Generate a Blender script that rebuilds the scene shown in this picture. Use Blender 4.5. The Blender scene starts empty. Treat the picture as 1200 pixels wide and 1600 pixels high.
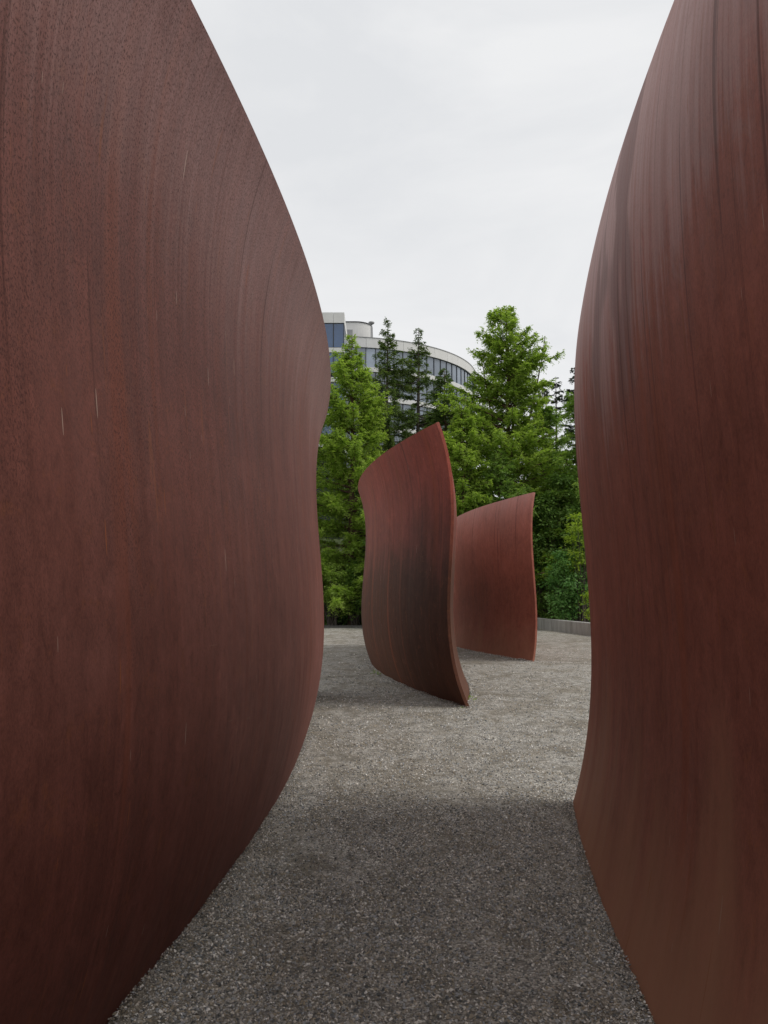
import bpy, math
import numpy as np

# ------------------------------------------------------------------ camera, sky, sun, exposure
SC = bpy.context.scene
COL = SC.collection
R = math.radians
F, CAMH, PITCH = 1248.0, 1.65, math.atan(130 / 1248)      # focal length in photo pixels, eye height, upward tilt

cam_data = bpy.data.cameras.new('camera')
cam_data.sensor_fit = 'VERTICAL'
cam_data.sensor_height = 24.0
cam_data.lens = 24.0 * F / 1600.0
cam_data.clip_start, cam_data.clip_end = 0.05, 2500
cam = bpy.data.objects.new('camera', cam_data)
cam.location = (0, 0, CAMH)
cam.rotation_euler = (math.pi / 2 + PITCH, 0, 0)
COL.objects.link(cam)
SC.camera = cam

SUN_EL, SUN_AZ = 55.0, 97.0          # azimuth clockwise from +y (the view direction): high on the right
W = bpy.data.worlds.new('World')
SC.world = W
W.use_nodes = True
wn, wl = W.node_tree.nodes, W.node_tree.links
wn.clear()
w_out = wn.new('ShaderNodeOutputWorld')
w_bg = wn.new('ShaderNodeBackground')
w_bg.inputs['Strength'].default_value = 0.1
sky = wn.new('ShaderNodeTexSky')
sky.sky_type = 'NISHITA'
sky.sun_disc = False
sky.sun_elevation = R(SUN_EL)
sky.sun_rotation = R(SUN_AZ)
# an overcast layer over that sky: soft grey-white cloud all the way round
w_tc = wn.new('ShaderNodeTexCoord')
w_map = wn.new('ShaderNodeMapping')
w_map.inputs['Scale'].default_value = (1.0, 1.0, 2.6)
w_n1 = wn.new('ShaderNodeTexNoise')
w_n1.inputs['Scale'].default_value = 2.6
w_n1.inputs['Detail'].default_value = 7
w_n1.inputs['Roughness'].default_value = 0.55
w_n1.inputs['Distortion'].default_value = 0.5
w_ramp = wn.new('ShaderNodeValToRGB')
w_ramp.color_ramp.elements[0].position = 0.36
w_ramp.color_ramp.elements[0].color = (5.95, 6.03, 6.15, 1)
w_ramp.color_ramp.elements[1].position = 0.62
w_ramp.color_ramp.elements[1].color = (6.75, 6.76, 6.78, 1)
w_mix = wn.new('ShaderNodeMixRGB')
w_mix.inputs['Fac'].default_value = 0.95
wl.new(w_tc.outputs['Generated'], w_map.inputs['Vector'])
wl.new(w_map.outputs['Vector'], w_n1.inputs['Vector'])
wl.new(w_n1.outputs['Fac'], w_ramp.inputs['Fac'])
wl.new(sky.outputs['Color'], w_mix.inputs['Color1'])
wl.new(w_ramp.outputs['Color'], w_mix.inputs['Color2'])
wl.new(w_mix.outputs['Color'], w_bg.inputs['Color'])
wl.new(w_bg.outputs['Background'], w_out.inputs['Surface'])

sun_data = bpy.data.lights.new('sun', 'SUN')
sun_data.energy = 1.25
sun_data.angle = R(25)
sun_data.color = (1.0, 0.96, 0.9)
sun = bpy.data.objects.new('sun', sun_data)
sun.rotation_euler = (R(90 - SUN_EL), 0, math.pi - R(SUN_AZ))
sun.location = (20, -20, 40)
COL.objects.link(sun)

SC.view_settings.view_transform = 'Standard'
SC.view_settings.look = 'None'
SC.view_settings.gamma = 1.0
SC.view_settings.use_curve_mapping = False
SC.view_settings.exposure = 0.4
SC.render.engine = 'CYCLES'
SC.cycles.max_bounces = 8
SC.cycles.diffuse_bounces = 4
SC.cycles.transmission_bounces = 4
SC.cycles.transparent_max_bounces = 4
SC.cycles.use_denoising = True

# ------------------------------------------------------------------ helpers
def at(px, py, Y):
    """the place seen at photo pixel (px, py) at distance Y: used once to measure where things stand"""
    dx, dy = (px - 600) / F, (800 - py) / F
    y = math.cos(PITCH) - math.sin(PITCH) * dy
    z = math.sin(PITCH) + math.cos(PITCH) * dy
    t = Y / y
    return np.array([dx * t, Y, CAMH + z * t])

def mesh_np(name, V, faces, uv=None, tint=None, smooth=False):
    """faces: list of (n, k) index arrays"""
    me = bpy.data.meshes.new(name)
    V = np.asarray(V, np.float32)
    me.vertices.add(len(V))
    me.vertices.foreach_set('co', V.ravel())
    li = np.concatenate([f.ravel() for f in faces]).astype(np.int32)
    tot = np.concatenate([np.full(len(f), f.shape[1]) for f in faces]).astype(np.int32)
    st = np.concatenate([[0], np.cumsum(tot)[:-1]]).astype(np.int32)
    me.loops.add(len(li))
    me.loops.foreach_set('vertex_index', li)
    me.polygons.add(len(tot))
    me.polygons.foreach_set('loop_start', st)
    me.polygons.foreach_set('loop_total', tot)
    me.polygons.foreach_set('use_smooth', np.full(len(tot), bool(smooth)))
    if uv is not None:
        l = me.uv_layers.new(name='UVMap')
        l.data.foreach_set('uv', np.asarray(uv, np.float32)[li].ravel())
    if tint is not None:
        a = me.attributes.new('tint', 'FLOAT', 'POINT')
        a.data.foreach_set('value', np.asarray(tint, np.float32))
    me.update(calc_edges=True)
    me.validate()
    return me

def obj(name, me, mat=None, parent=None, loc=None):
    o = bpy.data.objects.new(name, me)
    COL.objects.link(o)
    if mat is not None and not me.materials:
        me.materials.append(mat)
    if parent is not None:
        o.parent = parent
    if loc is not None:
        o.location = loc
    return o

def thing(name, label, cat, loc=(0, 0, 0), group=None):
    o = bpy.data.objects.new(name, None)
    o.empty_display_size = 0.3
    COL.objects.link(o)
    o.location = loc
    o['label'] = label
    o['category'] = cat
    if group:
        o['group'] = group
    return o

def tag(o, label, cat, group=None):
    o['label'] = label
    o['category'] = cat
    if group:
        o['group'] = group
    return o

def box_np(x0, x1, y0, y1, z0, z1, bevel=0.0):
    V = np.array([[x, y, z] for z in (z0, z1) for x, y in ((x0, y0), (x1, y0), (x1, y1), (x0, y1))], float)
    Q = np.array([[0, 3, 2, 1], [4, 5, 6, 7], [0, 1, 5, 4], [1, 2, 6, 5], [2, 3, 7, 6], [3, 0, 4, 7]])
    return V, Q

def join(parts):
    Vs, Qs, n = [], [], 0
    for V, Q in parts:
        Vs.append(V); Qs.append(Q + n); n += len(V)
    return np.concatenate(Vs), np.concatenate(Qs)

def tube_np(P, rad, sides=7):
    """a tapered tube along the points P with the radii rad"""
    P = np.asarray(P, float); n = len(P)
    T = np.gradient(P, axis=0)
    T /= np.linalg.norm(T, axis=1)[:, None] + 1e-9
    ref = np.where(np.abs(T[:, 2:3]) > 0.9, np.array([[1., 0, 0]]), np.array([[0, 0, 1.]]))
    A = np.cross(T, ref); A /= np.linalg.norm(A, axis=1)[:, None] + 1e-9
    B = np.cross(T, A)
    an = np.arange(sides) / sides * 2 * np.pi
    V = P[:, None] + np.asarray(rad)[:, None, None] * (A[:, None] * np.cos(an)[None, :, None] + B[:, None] * np.sin(an)[None, :, None])
    i = np.arange(n - 1)[:, None] * sides; j = np.arange(sides)[None]; k = (j + 1) % sides
    Q = np.stack([i + j, i + k, i + sides + k, i + sides + j], -1).reshape(-1, 4)
    return V.reshape(-1, 3), Q

# node building
class Mat:
    def __init__(self, name):
        self.m = bpy.data.materials.new(name)
        self.m.use_nodes = True
        self.n, self.l = self.m.node_tree.nodes, self.m.node_tree.links
        self.b = self.n['Principled BSDF']
        self.out = self.n['Material Output']
    def new(self, t, **kw):
        nd = self.n.new('ShaderNode' + t)
        for k, v in kw.items():
            if k.startswith('_'):
                setattr(nd, k[1:], v)
            else:
                self.set(nd.inputs[int(k[1:]) if k[0] == 'i' and k[1:].isdigit() else k.replace('__', ' ')], v)
        return nd
    def set(self, s, v):
        if isinstance(v, bpy.types.NodeSocket):
            self.l.new(v, s)
        else:
            s.default_value = v
    def coord(self, which='Object', scale=(1, 1, 1), loc=(0, 0, 0), rot=(0, 0, 0)):
        tc = self.new('TexCoord')
        return self.new('Mapping', Vector=tc.outputs[which], Scale=scale, Location=loc, Rotation=rot).outputs[0]
    def noise(self, vec, scale=1., detail=4., rough=.5, dist=0.):
        return self.new('TexNoise', Vector=vec, Scale=scale, Detail=detail, Roughness=rough, Distortion=dist).outputs['Fac']
    def math(self, op, a, b=0., c=0., clamp=False):
        nd = self.new('Math', _operation=op, _use_clamp=clamp, i0=a, i1=b)
        self.set(nd.inputs[2], c)
        return nd.outputs[0]
    def ramp(self, fac, *stops):
        nd = self.new('ValToRGB', Fac=fac)
        el = nd.color_ramp.elements
        while len(el) < len(stops):
            el.new(0.5)
        for e, (p, c) in zip(el, stops):
            e.position = p
            e.color = (c, c, c, 1) if isinstance(c, (int, float)) else (*c, 1)
        return nd.outputs['Color']
    def mix(self, fac, a, b, mode='MIX'):
        nd = self.new('MixRGB', _blend_type=mode, Fac=fac)
        for s, v in ((nd.inputs[1], a), (nd.inputs[2], b)):
            self.set(s, v if isinstance(v, bpy.types.NodeSocket) else (*v, 1))
        return nd.outputs[0]
    def step(self, v, lo, hi):
        return self.new('MapRange', _interpolation_type='SMOOTHSTEP', Value=v, i1=lo, i2=hi).outputs[0]
    def bump(self, h, strength=.3, dist=.01):
        nd = self.new('Bump', Height=h, Strength=strength, Distance=dist)
        self.l.new(nd.outputs[0], self.b.inputs['Normal'])
    def done(self, color=None, rough=None, spec=None, metal=None):
        for k, v in (('Base Color', color), ('Roughness', rough), ('Specular IOR Level', spec), ('Metallic', metal)):
            if v is not None:
                if k == 'Base Color' and not isinstance(v, bpy.types.NodeSocket):
                    v = (*v, 1)
                self.set(self.b.inputs[k], v)
        return self.m

# ------------------------------------------------------------------ materials
def weathering_steel(name, seed, hue, speckle=0., bloom_sheen=(4.5, .3, .13, 1.), foot=0., low_dark=(0., 2.), bright=1., curtain=.5):
    """rusted plate; UV = metres along the plate, metres up"""
    M = Mat(name)
    tc = M.new('TexCoord')
    uv = M.new('Mapping', Vector=tc.outputs['UV'], Location=(seed * 13.7, 0, seed * 3.1)).outputs[0]
    v = M.new('SeparateXYZ', Vector=tc.outputs['UV']).outputs['Y']
    def sc(su, sv, rot=0.):
        return M.new('Mapping', Vector=uv, Scale=(su, sv, 1), Rotation=(0, 0, R(rot))).outputs[0]
    big = M.noise(sc(0.35, 0.5), 1, 4, .55, .4)
    streak = M.noise(sc(9, 0.2), 1, 7, .66, .25)
    fine = M.noise(sc(42, 0.8), 1, 5, .6)
    grain = M.noise(sc(120, 70), 1, 4, .7)
    hue = [tuple(x * bright for x in h) for h in hue]
    c = M.ramp(big, (.3, hue[0]), (.52, hue[1]), (.72, hue[2]))
    # dark brown in large ragged patches, mostly towards the bottom
    low_mask = M.math('ADD', M.math('MULTIPLY_ADD', M.noise(sc(.55, .4), 1, 5, .6, .8), -3.2, v), M.math('MULTIPLY', streak, -1.2))
    low_mask = M.step(low_mask, low_dark[1] - 1.2, low_dark[1] - 3.2)
    c = M.mix(M.math('MULTIPLY', low_mask, low_dark[0]), c, (.056, .028, .016))
    # cloudy mottling, soft wide curtains, fine streaks, grain
    mott = M.noise(sc(4.5, 3.0), 1, 6, .68, .6)
    c = M.mix(.5, c, M.ramp(mott, (.3, .68), (.5, 1.0), (.7, 1.3)), 'MULTIPLY')
    curt = M.noise(sc(2.1, .07), 1, 3, .5, .2)
    c = M.mix(curtain, c, M.ramp(curt, (.30, .78), (.42, 1.08), (.475, .76), (.55, 1.1), (.62, .98), (.68, .74), (.76, 1.08)), 'MULTIPLY')
    blot = M.noise(sc(17, 11), 1, 6, .75, .8)
    c = M.mix(.6, c, M.ramp(blot, (.33, .62), (.48, .98), (.56, 1.04), (.7, 1.42)), 'MULTIPLY')
    c = M.mix(M.math('MULTIPLY', M.step(M.noise(sc(6.3, 5.1), 1, 7, .78), .56, .66), .32), c, (.21 * bright, .075 * bright, .035 * bright))
    patchy = M.math('MULTIPLY', M.step(M.noise(sc(1.2, .8), 1, 3), .42, .62), .8)
    c = M.mix(M.math('MULTIPLY', patchy, .8), c, M.ramp(streak, (.30, .68), (.5, 1.0), (.68, 1.25)), 'MULTIPLY')
    c = M.mix(M.math('MULTIPLY', patchy, .7), c, M.ramp(fine, (.3, .78), (.5, 1.0), (.7, 1.18)), 'MULTIPLY')
    c = M.mix(.7, c, M.ramp(grain, (.3, .72), (.6, 1.14)), 'MULTIPLY')
    # warm runs of fresher rust
    runs = M.step(M.noise(sc(4.2, 0.13), 1, 4, .55, .3), .59, .68)
    c = M.mix(M.math('MULTIPLY', runs, .42), c, (.19 * bright, .052 * bright, .024 * bright))
    # mauve-grey bloom, with sky sheen painted in, up high, ending below in drips
    drip = M.math('MULTIPLY_ADD', M.noise(sc(12, .3, .0), 1, 7, .72, .35), 2.0, M.math('MULTIPLY_ADD', M.noise(sc(.9, .25), 1, 3), 1.6, M.math('MULTIPLY', mott, 1.3)))
    thr = M.math('MULTIPLY_ADD', M.math('SUBTRACT', drip, 2.45), bloom_sheen[3], bloom_sheen[0])
    up = M.step(M.math('SUBTRACT', v, thr), -bloom_sheen[2], bloom_sheen[2])
    up = M.math('MULTIPLY', up, M.math('MULTIPLY', M.math('MULTIPLY_ADD', fine, 1.1, .38, clamp=True), M.math('MULTIPLY_ADD', mott, .9, .5, clamp=True)))
    up = M.math('MULTIPLY', up, M.math('MULTIPLY_ADD', M.step(M.math('SUBTRACT', v, thr), -.1, 1.0), .62, .38))
    c = M.mix(M.math('MULTIPLY', up, bloom_sheen[1]), c, (.52, .36, .34))
    if bloom_sheen[1] > .7:      # slanting wipe marks through the pale zone
        wipe = M.step(M.noise(sc(1.5, .42, -38), 1, 3, .5), .58, .62)
        c = M.mix(M.math('MULTIPLY', M.math('MULTIPLY', wipe, M.step(v, 1.9, 3.1)), .6), c, (.20, .11, .10))
    # thin dark runs
    dark = M.step(M.noise(sc(19, 0.22), 1, 4, .6), .60, .68)
    dark = M.math('MULTIPLY', dark, M.step(v, 1.2, 3.2))
    c = M.mix(M.math('MULTIPLY', dark, .5), c, (.05, .022, .018))
    # dark pitting
    if speckle:
        sp = M.step(M.noise(sc(150, 70), 1, 5, .75, .3), .50, .60)
        sp = M.math('MULTIPLY', sp, M.step(M.math('MULTIPLY_ADD', M.noise(sc(2.2, .7), 1, 5, .6), 4.5, v), 3.3, 5.2))
        c = M.mix(M.math('MULTIPLY', sp, speckle), c, (.04, .018, .015))
    # lighter, browner foot with a ragged upper edge
    if foot:
        ft = M.step(M.math('MULTIPLY_ADD', M.noise(sc(3, .5), 1, 6), -2.0, v), .25, -1.1)
        c = M.mix(M.math('MULTIPLY', ft, foot), c, (.24 * bright, .125 * bright, .078 * bright))
    # scratches: short, nearly upright, pale or orange
    scr = M.new('TexVoronoi', _voronoi_dimensions='2D', Vector=sc(42.0, 2.0, 1.), Scale=1.)
    ss = M.new('SeparateColor', Color=scr.outputs['Color'])
    on = M.math('GREATER_THAN', ss.outputs[0], .94)
    hit = M.math('MULTIPLY', M.math('LESS_THAN', scr.outputs['Distance'], M.math('MULTIPLY_ADD', M.math('POWER', ss.outputs[1], 4.), .12, .045)), on)
    scol = M.mix(M.step(ss.outputs[2], .35, .6), (.42, .33, .27), (.30, .10, .035))
    c = M.mix(M.math('MULTIPLY', hit, .8), c, scol)
    # long faint orange rubs low down
    rub = M.step(M.noise(sc(26, 1.3, 1.5), 1, 3, .5), .645, .74)
    c = M.mix(M.math('MULTIPLY', rub, .42), c, (.26, .095, .04))
    # faint cross scuffs
    scuff = M.math('MULTIPLY', M.step(M.noise(sc(2.2, 46, 24), 1, 2), .71, .74), M.step(big, .5, .62))
    c = M.mix(M.math('MULTIPLY', scuff, .22), c, (.3, .2, .16))
    rough = M.ramp(M.mix(.5, streak, grain), (.35, .52), (.65, .72))
    M.bump(M.math('MULTIPLY_ADD', streak, .5, M.math('MULTIPLY', grain, .5)), .2, .005)
    return M.done(c, rough, .09)

def gravel_mat():
    M = Mat('gravel')
    o = M.coord('Object')
    big = M.noise(o, .42, 5, .6, .6)
    mid = M.noise(M.coord('Object', (1.5, .8, 1)), 2.0, 6, .7)
    clod = M.noise(M.coord('Object', (1.2, .8, 1)), 7., 6, .72)
    fine = M.noise(o, 38, 4, .7)
    vor = M.new('TexVoronoi', Vector=o, Scale=95.)
    vs = M.new('SeparateColor', Color=vor.outputs['Color'])
    peb = M.ramp(vs.outputs[0], (0., (.14, .145, .145)), (.35, (.28, .265, .235)), (.6, (.39, .365, .325)), (.82, (.50, .475, .43)), (1., (.66, .64, .59)))
    c = M.mix(.85, (.345, .31, .245), peb)
    c = M.mix(.6, c, M.ramp(fine, (.3, .55), (.7, 1.35)), 'MULTIPLY')
    c = M.mix(.8, c, M.ramp(clod, (.36, .42), (.5, .98), (.68, 1.32)), 'MULTIPLY')
    fines = M.step(M.noise(M.coord('Object', (1.3, .9, 1)), 1.15, 6, .72, .4), .47, .62)
    c = M.mix(M.math('MULTIPLY', fines, .5), c, (.19, .158, .11))
    fleck = M.step(M.noise(M.coord('Object', (1.4, .8, 1)), 4.5, 5, .68), .57, .68)
    c = M.mix(M.math('MULTIPLY', fleck, .55), c, (.15, .128, .095))
    damp = M.math('MULTIPLY', M.step(M.math('MULTIPLY_ADD', mid, .75, M.math('MULTIPLY', big, .4)), .53, .70), .6)
    c = M.mix(damp, c, (.14, .122, .09))
    h = M.math('MULTIPLY_ADD', vor.outputs['Distance'], -1.0, M.math('MULTIPLY_ADD', fine, .6, M.math('MULTIPLY', clod, 2.)))
    M.bump(h, .8, .01)
    return M.done(c, .9, .2)

def pebble_mat():
    M = Mat('pebbles')
    a = M.new('Attribute', _attribute_name='tint').outputs['Fac']
    c = M.ramp(a, (0., (.11, .12, .125)), (.25, (.23, .22, .20)), (.45, (.37, .315, .225)), (.65, (.43, .41, .375)), (.8, (.35, .375, .40)), (.91, (.62, .56, .48)), (1., (.88, .86, .82)))
    return M.done(c, .8, .3)

def leaf_mat(name, dark, mid, light, trans=.35, rough=.55):
    M = Mat(name)
    a = M.new('Attribute', _attribute_name='tint').outputs['Fac']
    c = M.ramp(a, (0., dark), (.5, mid), (1., light))
    M.done(c, rough, .3)
    tr = M.new('BsdfTranslucent', Color=M.mix(1., c, (1.25, 1.35, .7), 'MULTIPLY'))
    mx = M.new('MixShader', Fac=trans)
    M.l.new(M.b.outputs[0], mx.inputs[1])
    M.l.new(tr.outputs[0], mx.inputs[2])
    M.l.new(mx.outputs[0], M.out.inputs['Surface'])
    return M.m

def bark_mat(name, a, b):
    M = Mat(name)
    n = M.noise(M.coord('Object', (9, 9, 1.2)), 1, 5, .6)
    c = M.ramp(n, (.3, a), (.7, b))
    M.bump(n, .5, .02)
    return M.done(c, .9, .2)

def plain(name, col, rough=.6, spec=.4, var=.12, scale=3., metal=0.):
    M = Mat(name)
    n = M.noise(M.coord('Object'), scale, 5, .6)
    c = M.mix(1., col, M.ramp(n, (.25, 1 - var), (.75, 1 + var)), 'MULTIPLY')
    return M.done(c, rough, spec, metal)

def concrete_mat():
    M = Mat('concrete')
    o = M.coord('Object')
    n = M.noise(M.coord('Object', (1.3, 1.3, .25)), 2.2, 6, .65)
    g = M.noise(o, 30, 4, .6)
    c = M.ramp(n, (.25, (.2, .19, .17)), (.5, (.34, .33, .31)), (.75, (.45, .44, .42)))
    c = M.mix(.4, c, M.ramp(g, (.3, .75), (.7, 1.15)), 'MULTIPLY')
    M.bump(g, .2, .01)
    return M.done(c, .85, .25)

def glass_mat(name, col):
    M = Mat(name)
    n = M.noise(M.coord('Object'), .25, 3)
    c = M.mix(1., col, M.ramp(n, (.3, .75), (.7, 1.25)), 'MULTIPLY')
    rnd = M.new('ObjectInfo').outputs['Random']
    c = M.mix(1., c, M.ramp(rnd, (0., .72), (.6, 1.05), (.85, 1.25), (1., 1.7)), 'MULTIPLY')
    M.b.inputs['IOR'].default_value = 1.85
    return M.done(c, .07, .5)

MAT_STEEL = {
    'left': weathering_steel('rusted_steel_speckled', 1, ((.13, .046, .035), (.165, .063, .049), (.20, .085, .070)), .75, (3.0, .4, 1.2, .7), .0, (.0, 1.4), 1.0, .4),
    'right': weathering_steel('rusted_steel_bloom_sheen', 2, ((.16, .060, .044), (.20, .068, .048), (.235, .088, .062)), .15, (2.85, .92, .24, .95), .85, (0., 1.), 1.6, .3),
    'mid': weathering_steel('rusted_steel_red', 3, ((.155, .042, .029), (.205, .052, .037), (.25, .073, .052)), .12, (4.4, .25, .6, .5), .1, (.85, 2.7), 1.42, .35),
    'far': weathering_steel('rusted_steel_brown', 4, ((.17, .062, .045), (.21, .070, .050), (.25, .095, .070)), .0, (3.7, .45, .7, .35), .4, (.10, 2.4), 1.7, .05),
}
MAT_GRAVEL, MAT_PEBBLE = gravel_mat(), pebble_mat()
MAT_CONCRETE = concrete_mat()
MAT_PALE = leaf_mat('feathery_green_leaves', (.19, .28, .052), (.285, .395, .078), (.41, .51, .125), .55)
MAT_PALE_DEEP = leaf_mat('feathery_deeper_green_leaves', (.13, .22, .05), (.215, .33, .08), (.34, .45, .13), .5)
MAT_CONIFER = leaf_mat('dark_conifer_needles', (.055, .095, .03), (.115, .17, .05), (.21, .275, .08), .35)
MAT_CEDAR = leaf_mat('cedar_fronds', (.05, .09, .022), (.09, .15, .036), (.15, .22, .05), .3)
MAT_FIR = leaf_mat('blackish_fir_needles', (.014, .024, .012), (.025, .042, .018), (.045, .07, .026), .15)
MAT_MAPLE = leaf_mat('dark_maple_leaves', (.07, .14, .03), (.13, .225, .048), (.21, .31, .07), .4)
MAT_LIME = leaf_mat('lime_leaves', (.17, .25, .03), (.27, .37, .045), (.36, .45, .06), .5)
MAT_BLUE = leaf_mat('bluish_leaves', (.08, .19, .055), (.15, .30, .085), (.25, .40, .13), .42)
MAT_BARK_RED = bark_mat('reddish_bark', (.09, .055, .036), (.17, .11, .075))
MAT_BARK_GREY = bark_mat('grey_brown_bark', (.06, .05, .042), (.12, .10, .085))

# ------------------------------------------------------------------ ground
def sheet(name, x0, x1, y0, y1, z, mat, nx=2, ny=2, relief=None):
    xs, ys = np.linspace(x0, x1, nx), np.linspace(y0, y1, ny)
    X, Y = np.meshgrid(xs, ys)
    Z = np.full_like(X, z) if relief is None else z + relief(X, Y)
    V = np.stack([X, Y, Z], -1).reshape(-1, 3)
    i = np.arange(ny - 1)[:, None] * nx; j = np.arange(nx - 1)[None]
    Q = np.stack([i + j, i + j + 1, i + nx + j + 1, i + nx + j], -1).reshape(-1, 4)
    o = obj(name, mesh_np(name, V, [Q], smooth=True), mat)
    o['kind'] = 'structure'
    return o

def soil():
    M = Mat('soil_and_grass')
    n = M.noise(M.coord('Object'), .6, 6, .65)
    c = M.ramp(n, (.3, (.03, .028, .02)), (.5, (.04, .05, .02)), (.7, (.06, .085, .028)))
    return M.done(c, .95, .1)
MAT_SOIL = soil()
sheet('ground', -900, 900, -900, 900, -0.012, MAT_SOIL)
FAR_Y = 41.0
sheet('gravel_yard', -32, 32, -45, FAR_Y, 0.0, MAT_GRAVEL)

def hill_relief(X, Y):
    return 6.5 * np.clip((Y - 50) / 18, 0, 1) ** 1.2 + .25 * np.sin(X * .6) * np.sin(Y * .5) * np.clip((Y - 50) / 6, 0, 1)
sheet('planted_bank', -70, 70, 49.5, 76, -0.03, MAT_SOIL, 60, 24, hill_relief)

# ------------------------------------------------------------------ the rusted steel sculptures
H, HALF = 4.27, 7.3
# tip x, tip y, direction of the long axis, half-width at foot, its change to the top, S-curve (3), twist, side of the plate seen
MODULES = {
    'left': ((-1.474, 13.919, 3.158, .727, .127, -1.694, 4.156, -2.685, .072), -1, (.75, 0.)),
    'right': ((1.51, 6.591, 3.08, .953, .019, -1.408, 3.304, -2.119, -.06), 1, (.85, 0.)),
    'mid': ((1.217, 12.023, -.069, .993, .194, -1.961, 4.352, -2.813, .259), -1, (.84, -.12)),
    'far': ((3.714, 20.254, -.09, .969, .101, .855, -2.221, 1.477, .307), -1, (.8, 0.)),
}
THICK = 0.05

def plate(p, side, hs, u0, u1, taper, dip=.12):
    ex, ey, a, h0, h1, s1, s2, s3, t1 = p
    h0, h1 = hs
    nu, nv = 200, 64
    u = np.linspace(u0, u1, nu); z = np.linspace(-dip, H, nv)
    U, Z = np.meshgrid(u, z)
    q = U / HALF - 1; ze = Z / H
    lat = side * (h0 + h1 * ze) * (1 - q * q) + s1 * ze + s2 * ze ** 2 + s3 * ze ** 3 + t1 * ze * (U / HALF)
    dx, dy, nx, ny = math.sin(a), math.cos(a), math.cos(a), -math.sin(a)
    P = np.stack([dx * U + nx * lat, dy * U + ny * lat, Z], -1)
    Tu, Tv = np.gradient(P, axis=1), np.gradient(P, axis=0)
    N = np.cross(Tu, Tv); N /= np.linalg.norm(N, axis=-1)[..., None]
    outward = np.array([nx, ny, 0]) * side
    if (N @ outward).mean() < 0:
        N = -N
    # the outer face, the inner face one plate thickness behind it, and the four edge faces with vertices of their own
    th = THICK * (np.clip(np.minimum(U - u0, u1 - U) / .4, .06, 1) if taper else np.ones_like(U))
    O = P.reshape(-1, 3); I = (P - N * th[..., None]).reshape(-1, 3)
    UV = np.stack([U, Z], -1).reshape(-1, 2)
    i = np.arange(nv - 1)[:, None] * nu; j = np.arange(nu - 1)[None]
    Q = np.stack([i + j, i + j + 1, i + nu + j + 1, i + nu + j], -1).reshape(-1, 4)
    flip = ((np.cross(Tu, Tv) * N).sum(-1)).mean() < 0
    n = len(O)
    Qo = Q[:, ::-1] if flip else Q
    Qi = (Q if flip else Q[:, ::-1]) + n
    V, FQ, UVs = [O, I], [Qo, Qi], [UV, UV + (40, 0)]
    base = 2 * n
    idx = np.arange(nu * nv).reshape(nv, nu)
    for e in (idx[0], idx[-1], idx[:, 0], idx[:, -1]):
        k = len(e)
        V += [O[e], I[e]]
        UVs += [UV[e], UV[e] + (.05, 0)]
        r = np.arange(k - 1)
        FQ.append(np.stack([base + r, base + r + 1, base + k + r + 1, base + k + r], -1))
        base += 2 * k
    me = mesh_np('steel_plate', np.concatenate(V), [np.concatenate(FQ)], uv=np.concatenate(UVs), smooth=True)
    return me

SCULPT = {
    'left': 'tall rusted steel sculpture filling the left side, its wall bulging low over the gravel path',
    'right': 'tall rusted steel sculpture on the right with pale drip stains and painted sheen up top',
    'mid': 'mid-way rusted steel sculpture with a sharp wavy edge and dark foot facing the path',
    'far': 'smallest, farthest rusted steel sculpture, partly behind the dark-footed one',
}
for k, (p, side, hb) in MODULES.items():
    t = thing('steel_sculpture', SCULPT[k], 'sculpture', (p[0], p[1], 0), 'wavy rusted steel sculptures on the gravel')
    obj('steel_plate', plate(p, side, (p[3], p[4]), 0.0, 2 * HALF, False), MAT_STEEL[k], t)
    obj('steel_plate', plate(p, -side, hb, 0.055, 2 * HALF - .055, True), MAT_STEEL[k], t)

# ------------------------------------------------------------------ low concrete wall and kerb at the far edge of the yard
w0, w1 = np.array([8.75, 30.0]), np.array([7.55, 40.6])
def wall_strip(pts, thick, h, dip=.1, ch=.02):
    """a low wall along pts, its top arris chamfered"""
    pts = np.asarray(pts, float)
    d = np.gradient(pts, axis=0); d /= np.linalg.norm(d, axis=1)[:, None]
    nrm = np.stack([d[:, 1], -d[:, 0]], 1)
    prof = [(0, -dip), (0, h - ch), (ch, h), (thick - ch, h), (thick, h - ch), (thick, -dip)]
    V = np.array([[*(pt + nn * a), b] for pt, nn in zip(pts, nrm) for a, b in prof])
    m = len(prof)
    Q = np.array([[i * m + j, i * m + (j + 1) % m, (i + 1) * m + (j + 1) % m, (i + 1) * m + j] for i in range(len(pts) - 1) for j in range(m)])
    c0 = np.arange(m)[::-1][None]; c1 = (np.arange(m) + (len(pts) - 1) * m)[None]
    return V, [Q, c0, c1]
wt = thing('concrete_wall', 'low pale concrete retaining wall under the shrubs beside the right sculpture', 'wall', (w0[0], w0[1], 0))
for i in range(4):                                             # poured in bays with open joints between
    a, b = i / 4, (i + 1) / 4 - .0018
    pts = [(w1 - w0) * (a + (b - a) * q) for q in np.linspace(0, 1, 6)]
    V, Fs = wall_strip(pts, .28, .52)
    obj('wall_bay', mesh_np('wall_bay', V, Fs), MAT_CONCRETE, wt)
V, Fs = wall_strip([(x, FAR_Y - .02) for x in np.linspace(-31, 7.4, 40)], -.16, .13)
o = obj('kerb', mesh_np('kerb', V, Fs), plain('dark_kerb_concrete', (.10, .097, .09), .85, .2, .25, 4))
o['kind'] = 'structure'

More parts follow.
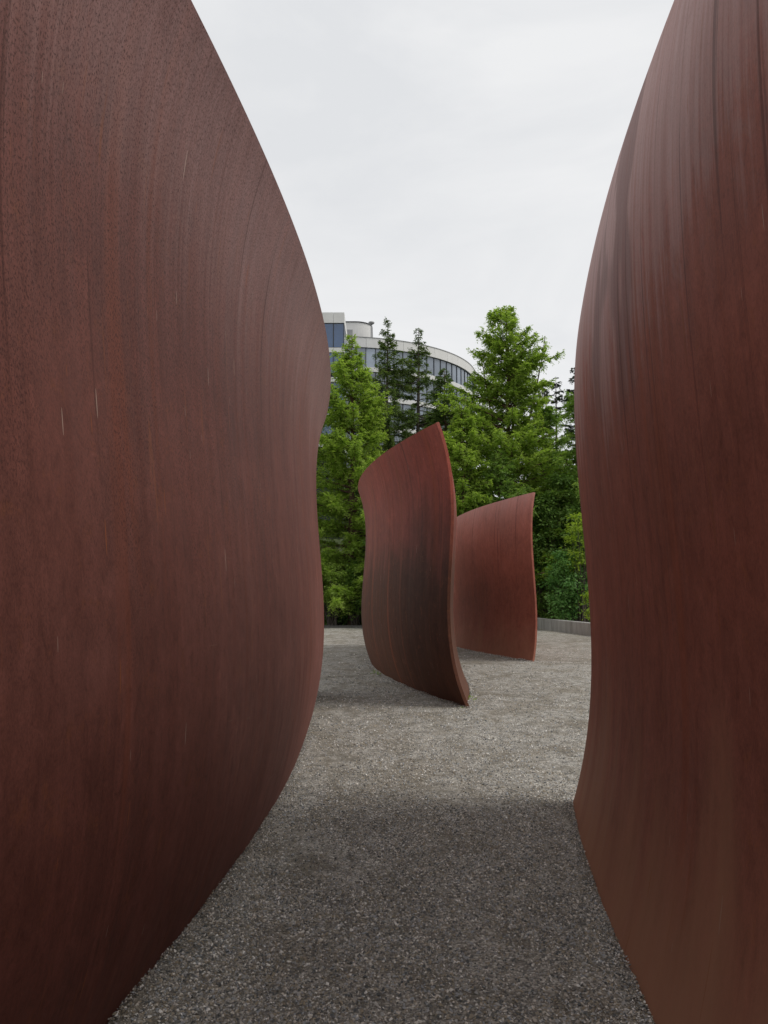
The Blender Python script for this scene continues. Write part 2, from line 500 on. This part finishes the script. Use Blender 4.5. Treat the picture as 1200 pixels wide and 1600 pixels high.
# ------------------------------------------------------------------ loose gravel
def pebbles():
    rng = np.random.default_rng(5)
    n = 330000
    y = 2.4 + 24 * rng.random(n) ** 1.7
    x = .4 + rng.normal(0, 1, n) * (1.0 + np.clip((y - 6) * .32, 0, 9))
    near = y < 7
    x[near] = rng.uniform(-1.3, 1.75, near.sum())
    keep = rng.random(n) < np.clip((26.4 - y) / 24, 0, 1) ** 1.5 * .62
    keep &= ~((y < 13.5) & (x < -.8 - .0115 * (y - 7.3) ** 2)) & ~((y < 6.6) & (x > 1.05 + .012 * (y - 2.4) ** 2 + .03 * (y - 2.4)))
    xy = np.stack([x, y], 1)[keep]
    nn = 85000
    y = 2.4 + 4.6 * rng.random(nn) ** 1.25
    x = rng.uniform(-1.12, 1.5, nn)
    keep = ~((x < -.8 - .0135 * (y - 7.3) ** 2)) & ~((y < 6.6) & (x > 1.05 + .012 * (y - 2.4) ** 2 + .03 * (y - 2.4))) & (rng.random(nn) < (7.2 - y) / 3)
    xy = np.concatenate([xy, np.stack([x, y], 1)[keep]])
    # thin out in worn, fine-grained patches
    wn_ = np.sin(xy[:, 0] * 2.3 + np.sin(xy[:, 1] * 1.9) * 1.3) * np.sin(xy[:, 1] * 2.1 + np.cos(xy[:, 0] * 3.1)) + .5 * np.sin(xy[:, 0] * 6.1 + xy[:, 1] * 4.3)
    xy = xy[rng.random(len(xy)) < np.clip(1.0 - .75 * np.clip(wn_, 0, 1), .2, 1)]
    n = len(xy)
    s = rng.uniform(.0034, .0085, n) * rng.choice([1, 1, 1, 1.4, .7], n) * (1 + np.clip((xy[:, 1] - 5) / 14, 0, 1.2))
    hp = []
    for k, (u0, u1, m, sz) in dict(left=(0, 12.2, 9000, 1.), right=(0, 4.6, 5000, 1.), mid=(0, 9, 4500, 1.5), far=(0, 9, 2500, 1.9)).items():
        p, side, hb = MODULES[k]
        for sg, hh in ((side, p[3]), (-side, hb[0])) if k in ('mid', 'far') else ((side, p[3]),):
            u = rng.uniform(u0, u1, m); q = u / HALF - 1
            off = np.abs(rng.normal(0, .05, m)) * (1 + .8 * np.sin(u * 3.1) * np.sin(u * 7.7)) + .004
            lat = sg * (hh * (1 - q * q) + off)
            dx, dy, nx, ny = math.sin(p[2]), math.cos(p[2]), math.cos(p[2]), -math.sin(p[2])
            hp.append(np.stack([p[0] + dx * u + nx * lat, p[1] + dy * u + ny * lat,
                                np.clip(.028 - off * .35, 0, 1) * rng.uniform(.2, 1, m) * (1 + .5 * np.sin(u * 5)), rng.uniform(.003, .0075, m) * sz], 1))
    hp = np.concatenate(hp)
    zb = np.concatenate([np.zeros(n), hp[:, 2]])
    xy = np.concatenate([xy, hp[:, :2]]); s = np.concatenate([s, hp[:, 3]])
    n = len(xy)
    print('pebbles', n)
    oc = np.array([[1, 0, 0], [0, 1, 0], [-1, 0, 0], [0, -1, 0], [0, 0, 1], [0, 0, -1]], float)
    fc = np.array([[0, 1, 4], [1, 2, 4], [2, 3, 4], [3, 0, 4], [1, 0, 5], [2, 1, 5], [3, 2, 5], [0, 3, 5]])
    V = oc[None] * rng.uniform(.7, 1.3, (n, 6, 1)) * np.stack([np.ones(n), rng.uniform(.6, 1, n), rng.uniform(.45, .8, n)], 1)[:, None] * s[:, None, None]
    V[:, :4, 2] += rng.normal(0, .25, (n, 4)) * s[:, None]
    a = rng.uniform(0, 6.28, n); c, sn = np.cos(a)[:, None], np.sin(a)[:, None]
    X, Y = V[..., 0] * c - V[..., 1] * sn, V[..., 0] * sn + V[..., 1] * c
    tilt = rng.normal(0, .35, (n, 1))
    Z = V[..., 2] + X * tilt
    V = np.stack([X + xy[:, :1], Y + xy[:, 1:], Z + zb[:, None] + s[:, None] * .28], -1).reshape(-1, 3)
    Fc = (fc[None] + np.arange(n)[:, None, None] * 6).reshape(-1, 3)
    tint = np.repeat(rng.beta(.9, .82, n), 6)
    me = mesh_np('loose_pebbles', V, [Fc], tint=tint)
    o = obj('loose_pebbles', me, MAT_PEBBLE)
    o['kind'] = 'stuff'
    o['label'] = 'small grey and tan pebbles lying loose on the gravel'
    o['category'] = 'gravel'
pebbles()

# ------------------------------------------------------------------ foliage
def leaf_quads(C, D, Nn, L, Wd):
    """diamond leaves: base C, direction D, face normal Nn"""
    Sd = np.cross(D, Nn); Sd /= np.linalg.norm(Sd, axis=1)[:, None] + 1e-9
    L = L[:, None]; Wd = Wd[:, None]
    V = np.stack([C, C + D * L * .45 + Sd * Wd, C + D * L - Nn * L * .12, C + D * L * .45 - Sd * Wd], 1)
    return V

def unit(v):
    return v / (np.linalg.norm(v, axis=-1, keepdims=True) + 1e-9)

def crown_mesh(name, V, tint):
    n = len(V)
    Q = np.arange(n * 4).reshape(n, 4)
    return mesh_np(name, V.reshape(-1, 3), [Q], tint=np.repeat(np.clip(tint, 0, 1), 4))

def conifer(name, label, cat, px, top, Y, radius, mats, seed, group, n_br=120, up=(0., 45.), droop=.25, power=.8, skirt=.03, leaf=(.15, .028),
            twig_gap=.11, twig_len=.55, leaf_gap=.05, lumps=.35, gaps=.1, leaders=(), lean=0., thin_top=0., fluff=.3):
    rng = np.random.default_rng(seed)
    base = at(px, top, Y)
    h = base[2]
    t = thing(name, label, cat, (base[0], Y, 0), group)
    leafm, barkm = mats
    wood, LV, TT = [], [], []
    axes = [(np.array([0., 0, 0]), h, radius, n_br, 0.)]
    for (ox, oy, frac0, hh, rr, nb) in leaders:
        axes.append((np.array([ox, oy, 0.]), hh, rr, nb, frac0))
    trunk_parts = []
    for ai, (off, hh, rad, nb, z0) in enumerate(axes):
        zz = np.linspace(0, 1, 14)
        start = np.array([0, 0, z0 * h])
        tip = np.array([off[0] + lean, off[1], hh])
        P = start + (tip - start) * zz[:, None]
        P[:, :2] += np.stack([np.sin(zz * 5 + seed) * .12, np.cos(zz * 4 + seed) * .1], 1) * (zz * (1.4 - zz))[:, None]
        if ai:
            P[:, 2] = start[2] + (tip[2] - start[2]) * zz ** 1.3
        r0 = .013 * h * (1 if ai == 0 else .45)
        trunk_parts.append(tube_np(P, r0 * (1 - zz) ** .9 + .012, 8))
        tops = np.sort(rng.uniform(skirt if ai == 0 else .25, 1, nb) ** .88)
        az = np.arange(nb) * 2.399 + rng.normal(0, .35, nb)
        ph = rng.uniform(0, 6.28, 4)
        for f_, a_ in zip(tops, az):
            if rng.random() < gaps:
                continue
            o0 = np.array([np.interp(f_, zz, P[:, k]) for k in range(3)])
            lump = 1 + lumps * (math.sin(a_ * 2 + ph[0] + f_ * 7) * .5 + math.sin(f_ * 19 + ph[1] + a_) * .5)
            env = (1 - f_) ** power * (1 - thin_top * math.exp(-((1 - f_) / .16) ** 2) * .6)
            ln = max(.22, rad * env * lump * rng.uniform(.72, 1.12))
            el = R(up[0] + (up[1] - up[0]) * f_ + rng.normal(0, 8))
            k = max(4, int(ln / .3) + 2)
            s = np.linspace(0, 1, k)
            dirh = np.array([math.cos(a_), math.sin(a_), 0])
            rr_ = s * ln * math.cos(el)
            zz_ = s * ln * math.sin(el) - droop * ln * (s ** 2 - .55 * s ** 3)
            wig = rng.normal(0, .04 * ln, k).cumsum() * s * .5
            B = o0 + dirh * rr_[:, None] + np.array([-dirh[1], dirh[0], 0]) * wig[:, None]
            B[:, 2] += zz_
            wood.append(tube_np(B, .012 + .016 * ln * (1 - s), 4))
            m = max(5, int(ln / twig_gap * 2))
            ss = rng.uniform(.12, 1.0, m) ** .75
            C0 = np.stack([np.interp(ss, s, B[:, q]) for q in range(3)], 1)
            sd = rng.choice([-1., 1.], m)
            fan = rng.uniform(.35, 1.25, m) * sd
            tx = math.cos(a_) * np.cos(fan) - math.sin(a_) * np.sin(fan)
            ty = math.sin(a_) * np.cos(fan) + math.cos(a_) * np.sin(fan)
            tz = rng.normal(.12 - droop * .6, fluff, m)
            TD = unit(np.stack([tx, ty, tz], 1))
            tl = twig_len * (.45 + .75 * (1 - ss)) * rng.uniform(.6, 1.25, m) * min(1., .45 + ln / 2.2)
            br_t = rng.normal(.45, .13)
            q = max(4, int(twig_len * 1.05 / leaf_gap))
            g = np.sort(rng.uniform(.02, 1, (m, q)), 1)
            keep_ = rng.random((m, q)) < (tl / (twig_len * 1.05))[:, None] * 1.1 + .1
            cc = C0[:, None] + TD[:, None] * (g * tl[:, None])[..., None]
            cc[..., 2] -= .22 * tl[:, None] * g ** 2
            up_v = np.array([0, 0, 1.]) + rng.normal(0, .22, (m, 3))
            side = unit(np.cross(TD, up_v))
            sg = np.where(np.arange(q) % 2, 1., -1.)[None, :, None]
            ld = unit(TD[:, None] * .62 + side[:, None] * sg * .75 + rng.normal(0, .22, (m, q, 3)))
            nn = unit(up_v[:, None] + rng.normal(0, .45, (m, q, 3)))
            L_ = leaf[0] * rng.uniform(.6, 1.2, (m, q)) * (1.1 - .5 * g)
            LV.append((cc[keep_], ld[keep_], nn[keep_], L_[keep_]))
            TT.append((br_t + rng.normal(0, .06, (m, 1)) + rng.normal(0, .1, (m, q)) + .28 * g - .1)[keep_])
    C = np.concatenate([x[0] for x in LV]); D = np.concatenate([x[1] for x in LV])
    N = np.concatenate([x[2] for x in LV]); L = np.concatenate([x[3] for x in LV])
    keep = C[:, 2] > .08
    C, D, N, L, T = C[keep], D[keep], N[keep], L[keep], np.concatenate(TT)[keep]
    V = leaf_quads(C, D, N, L, L * leaf[1] / leaf[0])
    Vt, Qt = join(trunk_parts)
    obj('trunk', mesh_np('trunk', Vt, [Qt], smooth=True), barkm, t)
    Vw, Qw = join(wood)
    bo = obj('branches', mesh_np('branches', Vw, [Qw], smooth=True), barkm, t)
    bo['kind'] = 'stuff'
    co = obj('crown', crown_mesh('crown', V, T), leafm, t)
    co['kind'] = 'stuff'
    print(label, len(V))
    return len(V)

def shrub(name, label, cat, x, y, rx, ry, z0, z1, mats, seed, group, clumps=70, per=70, leaf=.13, flat=.5, wide=.62):
    rng = np.random.default_rng(seed)
    t = thing(name, label, cat, (x, y, 0), group)
    leafm, barkm = mats
    cz = (z0 + z1) / 2; rz = (z1 - z0) / 2
    u = unit(rng.normal(0, 1, (clumps, 3)))
    rad = rng.uniform(.35, 1, clumps) ** .45
    cc = u * rad[:, None] * np.array([rx, ry, rz]) * (1 + .18 * np.sin(u[:, :1] * 5 + seed)) + np.array([0, 0, cz])
    cs = rng.uniform(.55, 1.15, clumps) * .34 * ((rx + ry + rz) / 3) ** .5
    wood = []
    for k in range(0, clumps, 2):
        p0 = np.array([rng.normal(0, .12), rng.normal(0, .12), 0])
        mid = p0 * .5 + cc[k] * .5 * np.array([.7, .7, 1]) + rng.normal(0, .08, 3)
        s = np.linspace(0, 1, 7)[:, None]
        B = (1 - s) ** 2 * p0 + 2 * s * (1 - s) * mid + s ** 2 * cc[k]
        wood.append(tube_np(B, .03 * (1 - s[:, 0]) + .007, 5))
    n = clumps * per
    ci = np.repeat(np.arange(clumps), per)
    off = rng.normal(0, 1, (n, 3)) * np.array([1, 1, flat]) * cs[ci][:, None] * .62
    C = cc[ci] + off
    D = unit(off * np.array([1, 1, .4]) + rng.normal(0, .35, (n, 3)) * cs[ci][:, None] + np.array([0, 0, -.12]) * cs[ci][:, None])
    N = unit(np.array([0, 0, 1.]) + rng.normal(0, .4, (n, 3)) + u[ci] * .45)
    L = leaf * rng.uniform(.6, 1.25, n)
    T = .5 + rng.normal(0, .14, clumps)[ci] + rng.normal(0, .14, n)
    keep = C[:, 2] > .06
    V = leaf_quads(C[keep], D[keep], N[keep], L[keep], L[keep] * wide * .5)
    Vw, Qw = join(wood)
    so = obj('stems', mesh_np('stems', Vw, [Qw], smooth=True), barkm, t)
    so['kind'] = 'stuff'
    co = obj('foliage', crown_mesh('foliage', V, T[keep]), leafm, t)
    co['kind'] = 'stuff'
    return len(V)

PALE, PALE2, DARK, CEDAR, FIR = (MAT_PALE, MAT_BARK_RED), (MAT_PALE_DEEP, MAT_BARK_RED), (MAT_CONIFER, MAT_BARK_GREY), (MAT_CEDAR, MAT_BARK_RED), (MAT_FIR, MAT_BARK_GREY)
GR = 'trees beyond the gravel'
PK = dict(leaf=(.17, .04), twig_gap=.072, twig_len=.75, leaf_gap=.05, fluff=.62, droop=.12)
total = 0
total += conifer('redwood_tree', 'feathery light green tree with a thin tip, beside the left sculpture, before the blue glass', 'tree',
                 550, 528, 44, 4.7, PALE, 11, GR, n_br=230, up=(-6, 48), power=.62, lumps=.4, gaps=.06, thin_top=.6, **PK)
total += conifer('redwood_tree', 'tallest feathery light green tree, with two side leaders against the sky', 'tree',
                 790, 484, 45, 5.0, PALE, 23, GR, n_br=240, up=(-6, 46), power=.55, lumps=.5, gaps=.08, **PK,
                 leaders=((2.2, -.2, .42, 16.4, 1.2, 30), (-1.5, .1, .4, 15.6, 1.25, 34), (.9, .3, .5, 17.0, 1.1, 26)))
total += conifer('redwood_tree', 'light green feathery tree partly hidden by the right sculpture', 'tree',
                 936, 575, 43, 4.6, PALE2, 31, GR, n_br=170, up=(-6, 40), power=.6, lumps=.4, skirt=.36, **PK)
total += conifer('redwood_tree', 'shorter light green tree rising right behind the sharp-edged sculpture', 'tree',
                 722, 640, 42.6, 3.4, PALE, 37, GR, n_br=170, up=(-6, 42), power=.6, lumps=.4, **PK)
total += conifer('redwood_tree', 'light green tree mostly hidden behind the left sculpture', 'tree',
                 462, 560, 44, 4.2, PALE, 41, GR, n_br=90, up=(-6, 42), power=.6, lumps=.4, **PK)
total += conifer('redwood_tree', 'low light green tree behind the rounded shoulder of the sharp-edged sculpture', 'tree',
                 628, 700, 42.5, 3.2, PALE2, 43, GR, n_br=120, up=(-6, 40), power=.6, lumps=.4, **PK)
total += conifer('hemlock_tree', 'dark conifer with a crooked spindly top, left of the other spindly one', 'tree',
                 602, 500, 50, 4.6, DARK, 53, GR, n_br=270, up=(-10, 30), droop=.4, power=.66, fluff=.5, leaf=(.16, .036), lumps=.75, gaps=.08, lean=.12, thin_top=.8, twig_gap=.075)
total += conifer('hemlock_tree', 'dark conifer with a thin straight spire, before the curved white building', 'tree',
                 653, 516, 52, 5.8, DARK, 59, GR, n_br=270, up=(-10, 28), droop=.4, power=.72, fluff=.5, leaf=(.16, .036), lumps=.75, gaps=.08, thin_top=.8, twig_gap=.075)
total += conifer('cedar_tree', 'green cedar with drooping fronds above the peak of the sharp-edged sculpture', 'tree',
                 694, 578, 47, 4.4, CEDAR, 61, GR, n_br=220, up=(-14, 26), droop=.6, power=.66, leaf=(.16, .038), lumps=.4, gaps=.06, twig_gap=.09)
total += conifer('redwood_tree', 'low light green tree in front of the trunk of the tallest tree', 'tree',
                 778, 705, 42.6, 2.9, PALE2, 49, GR, n_br=110, up=(-6, 40), power=.55, lumps=.5, **PK)
total += conifer('redwood_tree', 'light green tree in the gap between the tallest tree and the blackish firs', 'tree',
                 846, 640, 47, 4.0, PALE2, 47, GR, n_br=150, up=(-6, 40), power=.55, lumps=.5, **PK)
for px, top, Y, r, sd, lab in ((868, 588, 60, 3.2, 71, 'blackish fir with a pointed top between the tallest tree and the right sculpture'),
                               (897, 574, 62, 3.4, 73, 'blackish fir cut off by the edge of the right sculpture'),
                               (846, 596, 63, 3.2, 79, 'blackish fir peeping out just behind the tallest light green tree')):
    total += conifer('fir_tree', lab, 'tree', px, top, Y, r, FIR, sd, GR, n_br=110, up=(-12, 20), droop=.2, power=.7, leaf=(.24, .06), twig_gap=.09,
                     leaf_gap=.06, lumps=.25, gaps=.05)
for px, top, Y, r, sd, lab in ((585, 640, 57, 4., 83, 'deep green conifer in the shade behind the left light green tree'),
                               (760, 640, 58, 4.2, 89, 'deep green conifer in the shade behind the tallest light green tree'),
                               (670, 650, 56, 4., 97, 'deep green conifer in the shade under the curved building')):
    total += conifer('fir_tree', lab, 'tree', px, top, Y, r, CEDAR, sd, GR, n_br=110, up=(-10, 25), droop=.25, power=.5, leaf=(.3, .08), twig_gap=.09,
                     leaf_gap=.07, lumps=.2, gaps=.02)

SG = 'shrubs along the far edge of the gravel'
MAPLE, LIME, BLUE = (MAT_MAPLE, MAT_BARK_GREY), (MAT_LIME, MAT_BARK_GREY), (MAT_BLUE, MAT_BARK_GREY)
def sx(px, Y):
    return (px - 600) / F * Y
for px, Y, rx, ry, z0, z1, m, sd, cl, per, leaf, nm, lab in (
    (872, 42.0, 1.8, 1.3, .9, 8.0, MAPLE, 101, 150, 95, .2, 'vine_maple', 'dark layered maple right of the farthest sculpture'),
    (905, 41.6, 1.3, 1.1, .8, 5.4, MAPLE, 102, 90, 90, .16, 'vine_maple', 'dark maple touching the edge of the right sculpture'),
    (886, 38.4, 1.15, .9, .75, 3.6, BLUE, 103, 80, 110, .15, 'leafy_shrub', 'bluish green shrub leaning over the concrete wall'),
    (908, 37.9, .7, .6, 2.9, 5.6, LIME, 104, 34, 50, .16, 'leafy_sapling', 'lime green sapling against the edge of the right sculpture'),
    (921, 36.6, .30, .3, .6, 1.9, LIME, 105, 14, 40, .11, 'leafy_shrub', 'small lime shrub on the concrete wall by the right sculpture'),
    (862, 41.3, .8, .6, .2, 1.9, MAPLE, 109, 40, 90, .11, 'leafy_shrub', 'low dark shrub spilling over the shaded far end of the concrete wall'),
    (848, 41.8, .7, .6, 1.8, 3.8, MAPLE, 106, 40, 70, .14, 'leafy_shrub', 'dark green shrub peeping past the edge of the farthest sculpture'),
    (520, 42.4, 1.3, 1.0, .8, 3.9, (MAT_PALE, MAT_BARK_GREY), 107, 60, 90, .12, 'leafy_shrub', 'light green bush against the left sculpture at the far edge'),
    (556, 42.6, 1.2, .9, .7, 3.4, MAPLE, 108, 60, 90, .13, 'leafy_shrub', 'darker green bush against the shaded side of the sharp-edged sculpture'),
):
    total += shrub(nm, lab, 'shrub', sx(px, Y), Y, rx, ry, z0, z1, m, sd, SG, cl, per, leaf)
# dark undergrowth filling the foot of the planting: nobody could count it
def undergrowth():
    rng = np.random.default_rng(7)
    n = 26000
    C = np.stack([rng.uniform(-8, 12, n), rng.uniform(43.2, 50, n), np.zeros(n)], 1)
    C[:, 2] = rng.uniform(.05, 1, n) * (1.5 + 1.0 * np.sin(C[:, 0] * 1.7) * np.sin(C[:, 1] * 1.3) + (C[:, 1] - 43) * .22)
    D = unit(rng.normal(0, 1, (n, 3)) + np.array([0, -.3, .1]))
    N = unit(rng.normal(0, .6, (n, 3)) + np.array([0, -.2, 1]))
    L = rng.uniform(.12, .28, n)
    o = obj('undergrowth', crown_mesh('undergrowth', leaf_quads(C, D, N, L, L * .28), rng.normal(.4, .2, n)), MAT_MAPLE)
    o['kind'] = 'stuff'
    o['label'] = 'dark leafy undergrowth below the trees beyond the gravel'
    o['category'] = 'undergrowth'
undergrowth()

# weeds at the foot of the middle sculpture
def weeds():
    rng = np.random.default_rng(9)
    spots = [(1.36, 12.95, 16), (1.40, 13.2, 16), (1.33, 12.7, 8), (1.42, 13.5, 8), (-.22, 17.6, 12), (-.18, 17.2, 10), (-.1, 16.9, 8), (1.17, 11.96, 5), (.9, 12.85, 4)]
    C, L = [], []
    for x, y, n in spots:
        C.append(np.stack([rng.normal(x, .035, n), rng.normal(y, .07, n), np.full(n, .0)], 1)); L.append(rng.uniform(.02, .06, n))
    C, L = np.concatenate(C), np.concatenate(L); n = len(L)
    D = unit(rng.normal(0, .55, (n, 3)) * [1, 1, .2] + [0, 0, 1]); N = unit(rng.normal(0, 1, (n, 3)))
    o = obj('weeds', crown_mesh('weeds', leaf_quads(C, D, N, L, L * .16), rng.uniform(.0, .6, n)), MAT_PALE)
    o['kind'] = 'stuff'
    o['label'] = 'tiny green weeds growing at the foot of the sharp-edged sculpture'
    o['category'] = 'weeds'
weeds()

# ------------------------------------------------------------------ the white building behind the trees
MAT_WHITE = plain('white_cladding', (.78, .77, .75), .6, .3, .06, .7)
MAT_BLUEGLASS = glass_mat('blue_window_glass', (.05, .11, .24))
MAT_GREYGLASS = glass_mat('grey_window_glass', (.19, .225, .275))
MAT_DARK = plain('dark_mullion_metal', (.035, .037, .042), .5, .4)

BC = np.array([-6.5, 126.0]); BR = 21.0
bld = thing('office_building', 'white office building with a curved facade and bands of grey-blue windows behind the trees', 'building', (BC[0], BC[1], 0))
def zpx(py, px, Y):
    return at(px, py, Y)[2]
ZR = zpx(526.5, 545, 105)       # top of the parapet
FL = 4.05                        # storey height
def ring(a0, a1, r0, r1, z0, z1, n):
    """a slab bent round the building's axis; angle 0 looks at the camera, growing to the right"""
    an = np.linspace(a0, a1, n)
    s, c = np.sin(an), -np.cos(an)
    V = np.concatenate([np.stack([r * s, r * c, np.full(n, z)], 1) for r, z in ((r1, z0), (r1, z1), (r0, z1), (r0, z0))])
    i = np.arange(n - 1)
    Q = np.concatenate([np.stack([a * n + i, a * n + i + 1, b * n + i + 1, b * n + i], 1) for a, b in ((0, 1), (1, 2), (2, 3), (3, 0))])
    E = np.array([[0, n, 2 * n, 3 * n], [n - 1, 4 * n - 1, 3 * n - 1, 2 * n - 1]])
    return V, np.concatenate([Q, E])
A0, A1 = R(-40), R(150)
# core and roof behind the windows
V, Q = ring(A0, A1, 0.05, BR - .45, 0, ZR - .4, 90)
obj('core', mesh_np('core', V, [Q]), plain('dark_interior', (.03, .032, .038), .8, .2), bld)
NP = 52
da = (A1 - A0) / NP
par_h = 1.35
band_z = []
panel_me = None
for fl in range(5):
    ztop = ZR - fl * FL
    zb = ztop - (par_h if fl == 0 else .62)
    band_z.append((zb, ztop))
    if fl == 0:
        nb = NP // 2
        V, Q = ring(-da + .0009, da - .0009, BR - .3, BR + .12, zb, ztop, 5)
        me = mesh_np('parapet_panel', V, [Q])
        for k in range(nb):
            o = obj('parapet_panel', me, MAT_WHITE, bld)
            o.rotation_euler = (0, 0, A0 + da * (2 * k + 1))
        V, Q = ring(A0, A1, BR - .34, BR + .17, ztop, ztop + .09, 120)
        obj('coping', mesh_np('coping', V, [Q], smooth=False), plain('grey_coping', (.3, .3, .3), .5), bld)
    else:
        V, Q = ring(A0, A1, BR - .3, BR + .12, zb, ztop, 130)
        obj('spandrel_band', mesh_np('spandrel_band', V, [Q]), MAT_WHITE, bld)
    wz0, wz1 = ztop - FL + .003, zb - .003
    V, Q = ring(-da / 2 + .0022, da / 2 - .0022, BR - .16, BR - .12, wz0 + .05, wz1 - .05, 3)
    pane = mesh_np('pane', V, [Q])
    V, Q = ring(-.0016, .0016, BR - .2, BR - .02, wz0, wz1, 2)
    mull = mesh_np('mullion', V, [Q])
    for k in range(9, 36):
        o = obj('pane', pane, MAT_GREYGLASS, bld)
        o.rotation_euler = (0, 0, A0 + da * (k + .5) + .0)
        o = obj('mullion', mull, MAT_DARK, bld)
        o.rotation_euler = (0, 0, A0 + da * k)
    for z_ in (wz0, wz1 - .05):
        V, Q = ring(A0, A1, BR - .2, BR - .05, z_, z_ + .05, 130)
        obj('window_rail', mesh_np('window_rail', V, [Q]), MAT_DARK, bld)

# stair block at the left, nearer and taller, with blue glass between white bands
YB = 98.0
xr = at(538, 520, YB)[0]; xl = at(455, 520, YB)[0]
blk = thing('office_building', 'square white block with blue glass beside the curved building, behind the left sculpture', 'building', (xr, YB, 0))
def bz(py):
    return at(525, py, YB)[2]
def bbox(name, x0, x1, y0, y1, z0, z1, mat, parent=blk, origin=(xr, YB)):
    V, Q = box_np(x0 - origin[0], x1 - origin[0], y0 - origin[1], y1 - origin[1], z0, z1)
    return obj(name, mesh_np(name, V, [Q]), mat, parent)
zs = [(488, 504.5, 'w'), (504.5, 543, 'g'), (543, 550.5, 'w'), (550.5, 583, 'g'), (589, 597, 'w'), (597, 640, 'g'), (640, 648, 'w'), (648, 690, 'g'), (690, 698, 'w')]
pw = 17.6 / F * YB
bbox('core', xl, xr - .12, YB + .3, YB + 8, 0, bz(489), plain('dark_interior_block', (.03, .034, .042), .8, .2))
prev = None
for y0, y1, kk in zs:
    z1_, z0_ = bz(y0), bz(y1)
    nfull = int((xr - xl) / pw)
    if kk == 'w':
        for k in range(nfull):
            bbox('cladding_panel', xr - (k + 1) * pw + .012, xr - k * pw - .012, YB, YB + .26, z0_ + .01, z1_ - .01, MAT_WHITE)
        bbox('side_cladding', xr - .1, xr - .012, YB + .27, YB + 8, z0_ + .01, z1_ - .01, MAT_WHITE)
    else:
        for k in range(nfull):
            bbox('pane', xr - (k + 1) * pw + .05, xr - k * pw - .05, YB + .12, YB + .16, z0_ + .07, z1_ - .07, MAT_BLUEGLASS)
            bbox('mullion', xr - (k + 1) * pw - .04, xr - (k + 1) * pw + .04, YB + .04, YB + .22, z0_, z1_, MAT_DARK)
        bbox('mullion', xr - .1, xr - .012, YB + .04, YB + .22, z0_, z1_, MAT_DARK)
        bbox('side_pane', xr - .08, xr - .04, YB + .27, YB + 8, z0_ + .05, z1_ - .05, MAT_BLUEGLASS)
        for z_ in (z0_, z1_ - .06):
            bbox('window_rail', xl, xr - .11, YB + .05, YB + .2, z_ + .003, z_ + .057, MAT_DARK)

# rooftop plant room with a rounded corner
YP = 110.0
prm = thing('plant_room', 'pale rooftop plant room with a rounded corner on the curved building', 'rooftop room', (at(538, 520, YP)[0], YP, ZR - .35))
px0, px1 = at(533, 520, YP)[0], at(581, 520, YP)[0]
pzt = at(550, 503.5, YP)[2]
rc = 2.4
an = np.linspace(-np.pi / 2, 0, 10)
outline = [(px0, YP)] + [(px1 - rc + rc * math.cos(t_), YP + rc + rc * math.sin(t_)) for t_ in an] + [(px1, YP + 8), (px0, YP + 8)]
ox_, oy_ = at(538, 520, YP)[0], YP
OL = np.array(outline) - (ox_, oy_); m = len(OL)
def prism(OL, z0, z1):
    V = np.concatenate([np.c_[OL, np.full(m, z0)], np.c_[OL, np.full(m, z1)]])
    i = np.arange(m); Q = np.stack([i, (i + 1) % m, m + (i + 1) % m, m + i], 1)
    return V, [Q, np.arange(m, 2 * m)[None], np.arange(m)[::-1][None]]
zh = pzt - (ZR - .35)
V, Fs = prism(OL, 0, zh)
obj('room_wall', mesh_np('room_wall', V, Fs), MAT_WHITE, prm)
V, Fs = prism(OL * 1.0 + np.array([[.06 * np.sign(a), -.08] for a in OL[:, 0]]), zh + .002, zh + .13)
obj('roof_edge', mesh_np('roof_edge', V, Fs), plain('dark_roof_edge', (.07, .07, .075), .6), prm)
lx0, lx1 = at(540, 520, YP)[0] - ox_, at(551, 520, YP)[0] - ox_
lz0, lz1 = at(545, 526, YP)[2] - (ZR - .35), at(545, 515, YP)[2] - (ZR - .35)
V, Q = box_np(lx0, lx1, -.06, .02, max(lz0, .02), lz1)
obj('louvre_frame', mesh_np('louvre_frame', V, [Q]), plain('grey_louvre', (.4, .4, .4), .5), prm)
for k in range(6):
    zc = max(lz0, .02) + (lz1 - max(lz0, .02)) * (k + .5) / 6
    V, Q = box_np(lx0 + .04, lx1 - .04, -.10, -.062, zc - .05, zc + .02)
    obj('louvre', mesh_np('louvre', V, [Q]), plain('louvre_blade', (.5, .5, .5), .5) if k == 0 else bpy.data.materials['louvre_blade'], prm)
# roof mast with a round hood
mx = at(580.3, 520, 109.5)
mast = thing('roof_vent', 'slim vent pipe with a round hood at the end of the rooftop plant room', 'vent pipe', (mx[0], 109.5, ZR - .35))
mh = at(580, 507, 109.5)[2] - (ZR - .35)
zz = np.linspace(0, mh, 4)
V, Q = tube_np(np.stack([0 * zz, 0 * zz, zz], 1), np.full(4, .11), 10)
MAT_VENT = plain('vent_metal', (.4, .4, .4), .45)
obj('pipe', mesh_np('pipe', V, [Q], smooth=True), MAT_VENT, mast)
pr = np.array([(mh - .05, .12), (mh, .2), (mh + .15, .42), (mh + .3, .44), (mh + .42, .25), (mh + .48, .01)])
V, Q = tube_np(np.stack([0 * pr[:, 0], 0 * pr[:, 0], pr[:, 0]], 1), pr[:, 1], 12)
obj('hood', mesh_np('hood', V, [Q], smooth=True), MAT_VENT, mast)
print('leaves', total)
